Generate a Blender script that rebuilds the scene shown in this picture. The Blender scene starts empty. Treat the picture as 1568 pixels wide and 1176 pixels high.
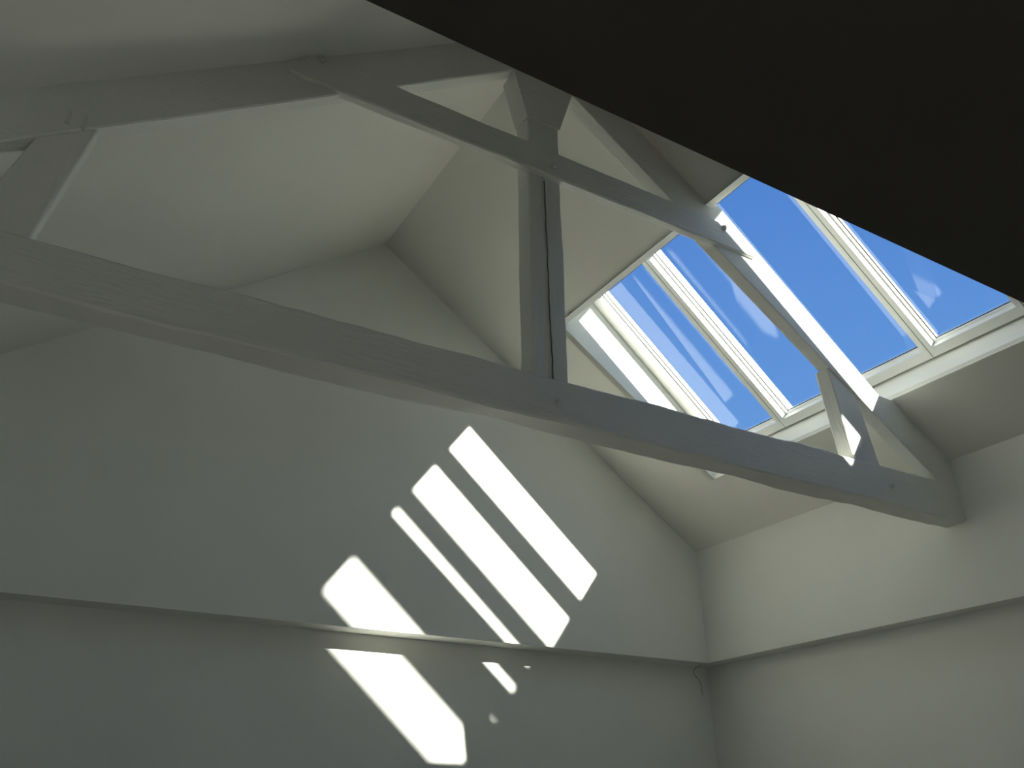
import bpy, bmesh, math
import numpy as np
from mathutils import Vector, Matrix, noise

H = 1.6            # eye height above floor; all z below are given relative to the eye, H is added
sc = bpy.context.scene
sc.view_settings.view_transform = 'Standard'
sc.view_settings.look = 'None'

# ------------------------------------------------------------------ materials
def new_mat(name):
    m = bpy.data.materials.new(name); m.use_nodes = True
    return m, m.node_tree, m.node_tree.nodes, m.node_tree.links

def paint(name, col, rough=0.6, bump=0.15, scale=60, var=0.03, spec=0.3, streak=None, dist=.004):
    m, nt, N, L = new_mat(name)
    b = N['Principled BSDF']
    b.inputs['Roughness'].default_value = rough
    b.inputs['Specular IOR Level'].default_value = spec
    tc = N.new('ShaderNodeTexCoord')
    n1 = N.new('ShaderNodeTexNoise'); n1.inputs['Scale'].default_value = 1.3; n1.inputs['Detail'].default_value = 4
    L.new(tc.outputs['Object'], n1.inputs['Vector'])
    cr = N.new('ShaderNodeValToRGB')
    cr.color_ramp.elements[0].position = .3; cr.color_ramp.elements[1].position = .7
    cr.color_ramp.elements[0].color = (*[c*(1-var) for c in col], 1)
    cr.color_ramp.elements[1].color = (*[min(1, c*(1+var)) for c in col], 1)
    L.new(n1.outputs['Fac'], cr.inputs['Fac']); L.new(cr.outputs['Color'], b.inputs['Base Color'])
    n2 = N.new('ShaderNodeTexNoise'); n2.inputs['Scale'].default_value = scale; n2.inputs['Detail'].default_value = 5
    if streak:
        mp = N.new('ShaderNodeMapping'); mp.inputs['Scale'].default_value = streak
        L.new(tc.outputs['Object'], mp.inputs['Vector']); L.new(mp.outputs['Vector'], n2.inputs['Vector'])
    else:
        L.new(tc.outputs['Object'], n2.inputs['Vector'])
    bp = N.new('ShaderNodeBump'); bp.inputs['Strength'].default_value = bump; bp.inputs['Distance'].default_value = dist
    L.new(n2.outputs['Fac'], bp.inputs['Height']); L.new(bp.outputs['Normal'], b.inputs['Normal'])
    return m

M_wall  = paint('wall_paint', (.875, .88, .825), .75, .12, 90)
M_ceil  = paint('ceiling_paint', (.865, .865, .795), .8, .10, 80)
M_timber= paint('painted_timber', (.85, .855, .80), .5, .8, 12, .05, .35, (1, 6, 6), .006)
M_timbV = paint('painted_timber_post', (.85, .855, .80), .5, .8, 12, .05, .35, (6, 6, 1), .006)
M_frame = paint('window_frame_white', (.86, .87, .83), .35, .03, 40, .01, .5)
M_reveal= paint('reveal_paint', (.86, .87, .82), .7, .08, 80)
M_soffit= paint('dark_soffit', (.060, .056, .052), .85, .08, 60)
M_floor = paint('floor_boards', (.40, .375, .335), .5, .2, 8, .1, .3, (1, 12, 1))
M_dark  = paint('dark_gasket', (.06, .06, .058), .6, .05, 40)
M_crack = paint('timber_crack', (.22, .22, .20), .9, .1, 40)
M_bolt  = paint('painted_bolt', (.76, .77, .73), .4, .1, 90)

def glass_mat():
    m, nt, N, L = new_mat('window_glass')
    N.remove(N['Principled BSDF'])
    out = N['Material Output']
    tr = N.new('ShaderNodeBsdfTransparent'); tr.inputs['Color'].default_value = (.93, .96, .97, 1)
    gl = N.new('ShaderNodeBsdfGlossy'); gl.inputs['Roughness'].default_value = .03
    lw = N.new('ShaderNodeLayerWeight'); lw.inputs['Blend'].default_value = .5
    pw = N.new('ShaderNodeMath'); pw.operation = 'POWER'; pw.inputs[1].default_value = 4.0
    ml = N.new('ShaderNodeMath'); ml.operation = 'MULTIPLY_ADD'; ml.inputs[1].default_value = .8; ml.inputs[2].default_value = .06
    mx = N.new('ShaderNodeMixShader')
    L.new(lw.outputs['Facing'], pw.inputs[0]); L.new(pw.outputs[0], ml.inputs[0]); L.new(ml.outputs[0], mx.inputs['Fac'])
    L.new(tr.outputs[0], mx.inputs[1]); L.new(gl.outputs[0], mx.inputs[2])
    L.new(mx.outputs[0], out.inputs['Surface'])
    return m
M_glass = glass_mat()

# ------------------------------------------------------------------ helpers
def obj_from(name, verts, faces, mat, parent=None, smooth=False):
    me = bpy.data.meshes.new(name)
    me.from_pydata([(v[0], v[1], v[2]+H) for v in verts], [], faces)
    me.update()
    bm = bmesh.new(); bm.from_mesh(me); bmesh.ops.recalc_face_normals(bm, faces=bm.faces); bm.to_mesh(me); bm.free()
    me.materials.append(mat)
    o = bpy.data.objects.new(name, me); sc.collection.objects.link(o)
    if parent: o.parent = parent
    if smooth:
        for p in me.polygons: p.use_smooth = True
    return o

def empty(name, loc=(0, 0, 0)):
    e = bpy.data.objects.new(name, None); sc.collection.objects.link(e); e.empty_display_size = .2
    return e

def bx(x0, x1, y0, y1, z0, z1):
    v = [(x, y, z) for x in (x0, x1) for y in (y0, y1) for z in (z0, z1)]
    f = [(0,1,3,2),(4,6,7,5),(0,4,5,1),(2,3,7,6),(0,2,6,4),(1,5,7,3)]
    return v, f
def box(name, x0, x1, y0, y1, z0, z1, mat, parent=None):
    v, f = bx(x0, x1, y0, y1, z0, z1)
    return obj_from(name, v, f, mat, parent)

def pry(poly, y0, y1):
    n = len(poly)
    v = [(x, y0, z) for x, z in poly] + [(x, y1, z) for x, z in poly]
    f = [tuple(range(n)), tuple(range(2*n-1, n-1, -1))] + [(i, (i+1) % n, n+(i+1) % n, n+i) for i in range(n)]
    return v, f
def prism_y(name, poly, y0, y1, mat, parent=None):
    v, f = pry(poly, y0, y1)
    return obj_from(name, v, f, mat, parent)

def loft(name, lo0, lo1, up1, up0, y0, y1, mat, parent, n=40, ch=.007, amp=.004, seed=0., freq=2.2):
    """hand-hewn timber: XZ quad (lower edge lo0->lo1, upper edge up0->up1) between depths y0..y1"""
    lo0, lo1, up0, up1 = map(Vector, (lo0, lo1, up0, up1))
    verts = []; faces = []
    for i in range(n+1):
        t = i/n
        L = lo0.lerp(lo1, t); Up = up0.lerp(up1, t)
        v = (Up-L).normalized()
        s = t*(lo1-lo0).length
        cs = [(L, y0, 1, 1), (L, y1, 1, -1), (Up, y1, -1, -1), (Up, y0, -1, 1)]
        for k, (P, y, sv, sy) in enumerate(cs):
            nv = noise.noise(Vector((s*freq, k*7.3+seed, 0)))*amp + noise.noise(Vector((s*freq*4, k*3.3+seed, 5)))*amp*.45
            ny = noise.noise(Vector((s*freq, k*5.1+seed, 9)))*amp*.8
            c = ch*(1+.5*noise.noise(Vector((s*3, k+seed, 3))))
            Q = P + v*(nv); yy = y+ny
            a = (Q.x+v.x*sv*c, yy, Q.y+v.y*sv*c); b = (Q.x, yy+sy*c, Q.y)
            if k in (0, 2): verts += [a, b]
            else: verts += [b, a]
    for i in range(n):
        for j in range(8):
            a = i*8+j; b = i*8+(j+1) % 8
            faces.append((a, b, b+8, a+8))
    faces.append(tuple(range(8))); faces.append(tuple(n*8+j for j in range(7, -1, -1)))
    return obj_from(name, verts, faces, mat, parent)

def bolt(name, x, y, z, parent, r=.016):
    v = []; f = []
    segs = 16
    rings = [(r*1.6, 0), (r*1.6, -.004), (r, -.004), (r, -.014), (r*.75, -.018)]
    for rr, dy in rings:
        for i in range(segs):
            a = 2*math.pi*i/segs
            q = rr
            v.append((x+math.cos(a)*q, y+dy, z+math.sin(a)*q))
    for k in range(len(rings)-1):
        for i in range(segs):
            f.append((k*segs+i, k*segs+(i+1) % segs, (k+1)*segs+(i+1) % segs, (k+1)*segs+i))
    f.append(tuple((len(rings)-1)*segs+i for i in range(segs)))
    f.append(tuple(range(segs-1, -1, -1)))
    return obj_from(name, v, f, M_bolt, parent)

# ------------------------------------------------------------------ room shell
G, GL = 5.0, 5.17        # gable wall: upper face / recessed lower face
W, WL = 4.71, 4.85       # eave wall: upper / recessed lower
ZL = 1.045               # ledge height
ZE = 1.895; XR, ZR = 1.91, 3.875
M1 = (ZR-ZE)/(W-XR)
XL = XR-(ZR-ZE)/M1       # left wall
YB = -3.0
zroof = lambda x: ZR-M1*abs(x-XR)
XO0, XO1, YO0, YO1 = 3.0, 4.28, 1.04, 4.27

def multi(name, parts, mat):
    V = []; Fc = []
    for v, f in parts:
        o = len(V); V += v; Fc += [tuple(i+o for i in q) for q in f]
    return obj_from(name, V, Fc, mat)

prism_y('wall_gable_upper', [(XL-.3, ZL), (W, ZL), (W, ZE), (XR, ZR), (XL, ZE), (XL-.3, ZE)], G, G+.45, M_wall)
box('wall_gable_lower', XL-.3, WL+.3, GL, GL+.28, -H, ZL+.0, M_wall)
box('wall_right_upper', W, W+.5, YB, G+.45, ZL, ZE, M_wall)
box('wall_right_lower', WL, WL+.36, YB, GL, -H, ZL, M_wall)
box('wall_left', XL-.3, XL, YB, GL, -H, ZE+.02, M_wall)
# back wall (behind the camera) with an unseen window added to brighten the truss faces
BX0, BX1, BZ0, BZ1 = .5, 2.9, -.7, .35
multi('wall_back', [bx(XL-.3, BX0, YB-.2, YB, -H, BZ1), bx(BX1, WL+.36, YB-.2, YB, -H, BZ1), bx(BX0, BX1, YB-.2, YB, -H, BZ0),
      pry([(XL-.3, BZ1), (W+.5, BZ1), (W+.5, ZE), (W, ZE), (XR, ZR), (XL, ZE), (XL-.3, ZE)], YB-.2, YB)], M_wall)
w6 = empty('window_6')
f6 = []
for i in range(4):
    x = BX0+(BX1-BX0-.06)*i/3
    f6.append(bx(x, x+.06, YB-.15, YB-.08, BZ0+.06, BZ1-.06))
f6 += [bx(BX0, BX1, YB-.15, YB-.08, BZ0, BZ0+.06), bx(BX0, BX1, YB-.15, YB-.08, BZ1-.06, BZ1)]
multi('frame', f6, M_frame).parent = w6
obj_from('glass_pane', [(BX0+.02, YB-.115, BZ0+.02), (BX1-.02, YB-.115, BZ0+.02), (BX1-.02, YB-.115, BZ1-.02), (BX0+.02, YB-.115, BZ1-.02)], [(0,1,2,3)], M_glass, w6)
box('floor', XL-.3, WL+.3, YB-.2, GL+.2, -H-.15, -H, M_floor)

def slope_slab(x0, x1, y0, y1, th=.03):
    z0, z1 = zroof(x0), zroof(x1)
    return [(x0, y0, z0), (x1, y0, z1), (x1, y1, z1), (x0, y1, z0),
            (x0, y0, z0+th), (x1, y0, z1+th), (x1, y1, z1+th), (x0, y1, z0+th)], \
           [(0,3,2,1),(4,5,6,7),(0,1,5,4),(1,2,6,5),(2,3,7,6),(3,0,4,7)]
YF = G+.02
gx = [XR, XO0-.004, XO1+.004, W+.02]; gy = [YB-.05, YO0-.004, YO1+.004, YF]
parts = []
for i in range(3):
    for j in range(3):
        if i == 1 and j == 1: continue
        parts.append(slope_slab(gx[i], gx[i+1], gy[j], gy[j+1]))
multi('ceiling_right', parts, M_ceil)
bmx = bpy.data.objects['ceiling_right']
bm = bmesh.new(); bm.from_mesh(bmx.data); bmesh.ops.remove_doubles(bm, verts=bm.verts, dist=1e-4)
seen = {}
for f in bm.faces: seen.setdefault(frozenset(v.index for v in f.verts), []).append(f)
dele = [f for l in seen.values() if len(l) > 1 for f in l]
bmesh.ops.delete(bm, geom=dele, context='FACES_ONLY'); bmesh.ops.recalc_face_normals(bm, faces=bm.faces)
bm.to_mesh(bmx.data); bm.free()
multi('ceiling_left', [slope_slab(XL-.02, XR, YB-.05, YF)], M_ceil)

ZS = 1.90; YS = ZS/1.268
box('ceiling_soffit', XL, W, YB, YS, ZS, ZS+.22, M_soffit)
# dark partition added out of view on the mezzanine edge to absorb bounce light
prism_y('added_mezzanine_wall', [(XL+.32, ZS+.22), (W-.32, ZS+.22), (XR, ZR-.005)], YS-.12, YS-.02, M_soffit)

# ------------------------------------------------------------------ skylight shaft + windows
mg = .879; CG = 6.37
nrm = Vector((mg, 0, 1)).normalized(); dn = Vector((1, 0, -mg)).normalized()
def gp(x, h=0):
    return Vector((x, 0, CG-mg*x))+nrm*h
XG0, XG1 = 3.318, 4.405
rail = .06
P_top = gp(XG0)-dn*rail; P_bot = gp(XG1)+dn*rail
A = (XO0, zroof(XO0)); B = (XO1, zroof(XO1))
pt = P_top+nrm*.04; pb = P_bot+nrm*.04
Cc = (pb.x, pb.z); D = (pt.x, pt.z)
e = .05
def quadslab(pts, off):
    off = Vector(off); p = [Vector(q) for q in pts]
    v = [tuple(q) for q in p]+[tuple(q+off) for q in p]
    return v, [(0,1,2,3),(7,6,5,4),(0,4,5,1),(1,5,6,2),(2,6,7,3),(3,7,4,0)]
parts = [
    quadslab([(A[0], YO1, A[1]), (B[0], YO1, B[1]), (Cc[0], YO1, Cc[1]), (D[0], YO1, D[1])], (0, e, 0)),
    quadslab([(A[0], YO0, A[1]), (B[0], YO0, B[1]), (Cc[0], YO0, Cc[1]), (D[0], YO0, D[1])], (0, -e, 0)),
    quadslab([(B[0], YO0, B[1]), (B[0], YO1, B[1]), (Cc[0], YO1, Cc[1]), (Cc[0], YO0, Cc[1])], (e, 0, 0)),
    quadslab([(A[0], YO0, A[1]), (A[0], YO1, A[1]), (D[0], YO1, D[1]), (D[0], YO0, D[1])], (-e, 0, 0)),
]
multi('trim_1', parts, M_reveal)

def slopebox(xa, xb_, da, db, h0, h1, y0, y1):
    a = gp(xa)+dn*da; b = gp(xb_)+dn*db
    v = []
    for p in (a, b):
        for y in (y0, y1):
            for h in (h0, h1):
                q = p+nrm*h; v.append((q.x, y, q.z))
    f = [(0,1,3,2),(4,6,7,5),(0,4,5,1),(2,3,7,6),(0,2,6,4),(1,5,7,3)]
    return v, f
# (outer far, glass far, glass near, outer near)
units = []
nb = [4.195-.575*k for k in range(5)]
units.append((4.268, nb[0], nb[1]+.07, nb[1]+.038))
for k in (1, 2, 3):
    units.append((nb[k]+.032, nb[k], nb[k+1]+.07, nb[k+1]+.038))
units.append((nb[4]+.032, 1.858, 1.335, YO0+.002))
HB, HT = -.085, .05
for k, (of, yf, yn, on) in enumerate(units):
    root = empty('window_%d' % (k+1))
    parts = [slopebox(XG0, XG1, -rail, rail, HB, HT, yf, of),
             slopebox(XG0, XG1, -rail, rail, HB, .13 if k == 0 else HT, on, yn),  # first window's near side raised, out of view, to block stray sun
             slopebox(XG0, XG0, -rail, 0, HB, HT, yn, yf),
             slopebox(XG1, XG1, 0, rail, HB, HT, yn, yf)]
    fr = multi('frame', parts, M_frame); fr.parent = root
    b = .012
    parts = [slopebox(XG0, XG1, 0, 0, -.03, -.008, yf-b, yf+.001), slopebox(XG0, XG1, 0, 0, -.03, -.008, yn-.001, yn+b),
             slopebox(XG0, XG0, 0, b, -.03, -.008, yn+b, yf-b), slopebox(XG1, XG1, -b, 0, -.03, -.008, yn+b, yf-b)]
    s = multi('sash_bead', parts, M_frame); s.parent = root
    g = .005
    parts = [slopebox(XG0, XG1, 0, 0, -.0075, -.003, yf-b-g, yf), slopebox(XG0, XG1, 0, 0, -.0075, -.003, yn, yn+b+g),
             slopebox(XG0, XG0, 0, b+g, -.0075, -.003, yn+b+g, yf-b-g), slopebox(XG1, XG1, -b-g, 0, -.0075, -.003, yn+b+g, yf-b-g)]
    s = multi('gasket', parts, M_dark); s.parent = root
    ga = gp(XG0)-dn*.01; gb = gp(XG1)+dn*.01
    v = [(ga.x, yn-.01, ga.z), (gb.x, yn-.01, gb.z), (gb.x, yf+.01, gb.z), (ga.x, yf+.01, ga.z)]
    gl = obj_from('glass_pane', v, [(0, 1, 2, 3)], M_glass, root)
    if k < 4:
        v, f = slopebox(XG0, XG1, -rail, rail, .02, HT+.004, nb[k+1]+.02, nb[k+1]+.05)
        obj_from('flashing', v, f, M_dark, root)

# ------------------------------------------------------------------ the roof truss
tr = empty('roof_truss')
YN, YFr = 2.75, 2.885
ZT0, ZT1 = 1.512, 1.708
loft('tie_beam', (XL, ZT0+.005), (W, ZT0), (W, ZT1+.03), (XL, ZT1+.0), YN, YFr, M_timber, tr, n=110, amp=.013, seed=2, ch=.009)
KX0, KX1 = 1.775, 1.962
loft('king_post', (KX0, ZT1-.02), (KX0, 3.62), (KX1, 3.62), (KX1, ZT1-.02), 2.762, 2.872, M_timbV, tr, n=50, amp=.008, seed=11)
m = M1
cr0 = 4.945
cl0, cl1 = 2.285, 2.60
RY0, RY1 = 2.752, 2.83
xa = (cr0-cl0)/(2*m)
low = []
for i in range(41):
    x = xa+(W-xa)*i/40
    low.append((x, cr0-m*x+.005*noise.noise(Vector((x*2.4, 3, 0)))))
up = [(W, ZE), (4.30, zroof(4.30)+.005), (4.164, 2.197), (3.05, 3.148), (3.0, zroof(3.0)+.015), (XR, ZR+.01), (xa, ZR+.0)]
rr = prism_y('rafter_right', low+up, RY0, RY1, M_timber, tr)
bv = rr.modifiers.new('bevel', 'BEVEL'); bv.width = .005; bv.segments = 2; bv.limit_method = 'ANGLE'; bv.angle_limit = .6
xc = XR
loft('rafter_left', (xa, cl0+m*xa), (XL, cl0+m*XL), (XL, cl1+m*XL), (xc, cl1+m*xc), RY0, RY1, M_timber, tr, n=50, amp=.005, seed=31)
CY = 2.732
loft('collar_beam', (.56, 2.847), (3.27, 2.842), (3.087, 3.008), (.66, 3.008), CY, CY+.052, M_timber, tr, n=60, amp=.006, seed=41)
loft('strut_right', (3.845, ZT1-.01), (3.765, 2.28), (3.97, 2.14), (4.06, ZT1-.01), 2.765, 2.86, M_timbV, tr, n=16, amp=.003, seed=51)
loft('strut_left', (-.365, ZT1-.01), (-.245, 2.115), (-.065, 2.24), (-.178, ZT1-.01), 2.765, 2.86, M_timbV, tr, n=16, amp=.003, seed=61)
prism_y('king_post_head', [(KX0-.005, 3.20), (KX1+.005, 3.20), (KX1+.10, 3.50), (xa, cr0-m*xa+.02), (KX0-.08, 3.48)], 2.757, 2.875, M_timber, tr)
cv = []; cf = []
nz = 60
for i in range(nz+1):
    t = i/nz; z = 1.72+t*1.10
    x = 1.872+.008*noise.noise(Vector((z*3.1, 0, 0)))+.005*noise.noise(Vector((z*14, 2, 0)))-.012*t
    w = .0011*(.3+1.4*abs(noise.noise(Vector((z*5, 7, 1)))))+.0004
    for dx in (-w, w):
        cv.append((x+dx, 2.7555, z)); 
    for dx in (-w, w):
        cv.append((x+dx, 2.772, z))
for i in range(nz):
    a = i*4
    cf += [(a, a+1, a+5, a+4), (a+2, a+6, a+7, a+3), (a, a+4, a+6, a+2), (a+1, a+3, a+7, a+5)]
obj_from('crack', cv, cf, M_crack, tr)
for i, (x, y, z) in enumerate([(1.885, YN-.006, 1.60), (4.08, YN-.006, 1.62), (3.048, CY-.003, 2.965), (.69, CY-.003, 2.975), (1.90, CY-.003, 2.905)]):
    bolt('bolt_%d' % (i+1), x, y, z, tr, .012)
multi('peg', [bx(-.172, -.160, 2.738, 2.76, 2.205, 2.265), bx(-.120, -.108, 2.738, 2.76, 2.205, 2.265)], M_bolt).parent = tr

cu = bpy.data.curves.new('wall_cable', 'CURVE'); cu.dimensions = '3D'; cu.bevel_depth = .0014
sp = cu.splines.new('BEZIER'); pts = [(4.69, 5.05, 1.04), (4.70, 5.155, 1.0), (4.76, 5.16, .93), (4.775, 5.165, .84)]
sp.bezier_points.add(len(pts)-1)
for bpnt, p in zip(sp.bezier_points, pts):
    bpnt.co = (p[0], p[1], p[2]+H); bpnt.handle_left_type = bpnt.handle_right_type = 'AUTO'
oc = bpy.data.objects.new('wall_cable', cu); sc.collection.objects.link(oc); cu.materials.append(M_dark)

# ------------------------------------------------------------------ light
sd = Vector((-.456, 1, -.61)).normalized()
sun = bpy.data.lights.new('sun', 'SUN'); sun.energy = 22.0; sun.angle = math.radians(1.0); sun.color = (1, .965, .85)
so = bpy.data.objects.new('sun', sun); sc.collection.objects.link(so)
so.rotation_euler = sd.to_track_quat('-Z', 'Y').to_euler(); so.location = (8, -6, 10)

w = bpy.data.worlds.new('sky'); sc.world = w; w.use_nodes = True
N = w.node_tree.nodes; L = w.node_tree.links
bg = N['Background']
tc = N.new('ShaderNodeTexCoord'); sx = N.new('ShaderNodeSeparateXYZ'); L.new(tc.outputs['Generated'], sx.inputs[0])
cr = N.new('ShaderNodeValToRGB'); L.new(sx.outputs['Z'], cr.inputs['Fac'])
cr.color_ramp.elements[0].position = 0; cr.color_ramp.elements[0].color = (.34, .53, .85, 1)
cr.color_ramp.elements[1].position = .72; cr.color_ramp.elements[1].color = (.07, .22, .65, 1)
el = cr.color_ramp.elements.new(.40); el.color = (.14, .34, .77, 1)
L.new(cr.outputs['Color'], bg.inputs['Color']); bg.inputs['Strength'].default_value = 1.0

# ------------------------------------------------------------------ camera
yaw, p, r = [math.radians(a) for a in (31.074, 27.004, -.598)]
F = Vector((math.sin(yaw)*math.cos(p), math.cos(yaw)*math.cos(p), math.sin(p)))
R = Vector((math.cos(yaw), -math.sin(yaw), 0)); U = R.cross(F)
R, U = R*math.cos(r)+U*math.sin(r), -R*math.sin(r)+U*math.cos(r)
cam = bpy.data.cameras.new('camera'); co = bpy.data.objects.new('camera', cam); sc.collection.objects.link(co)
cam.sensor_width = 36; cam.lens = 36*1339.3/1600; cam.clip_start = .02
mm = Matrix((R, U, -F)).transposed().to_4x4(); mm.translation = (0, 0, H)
co.matrix_world = mm
sc.camera = co
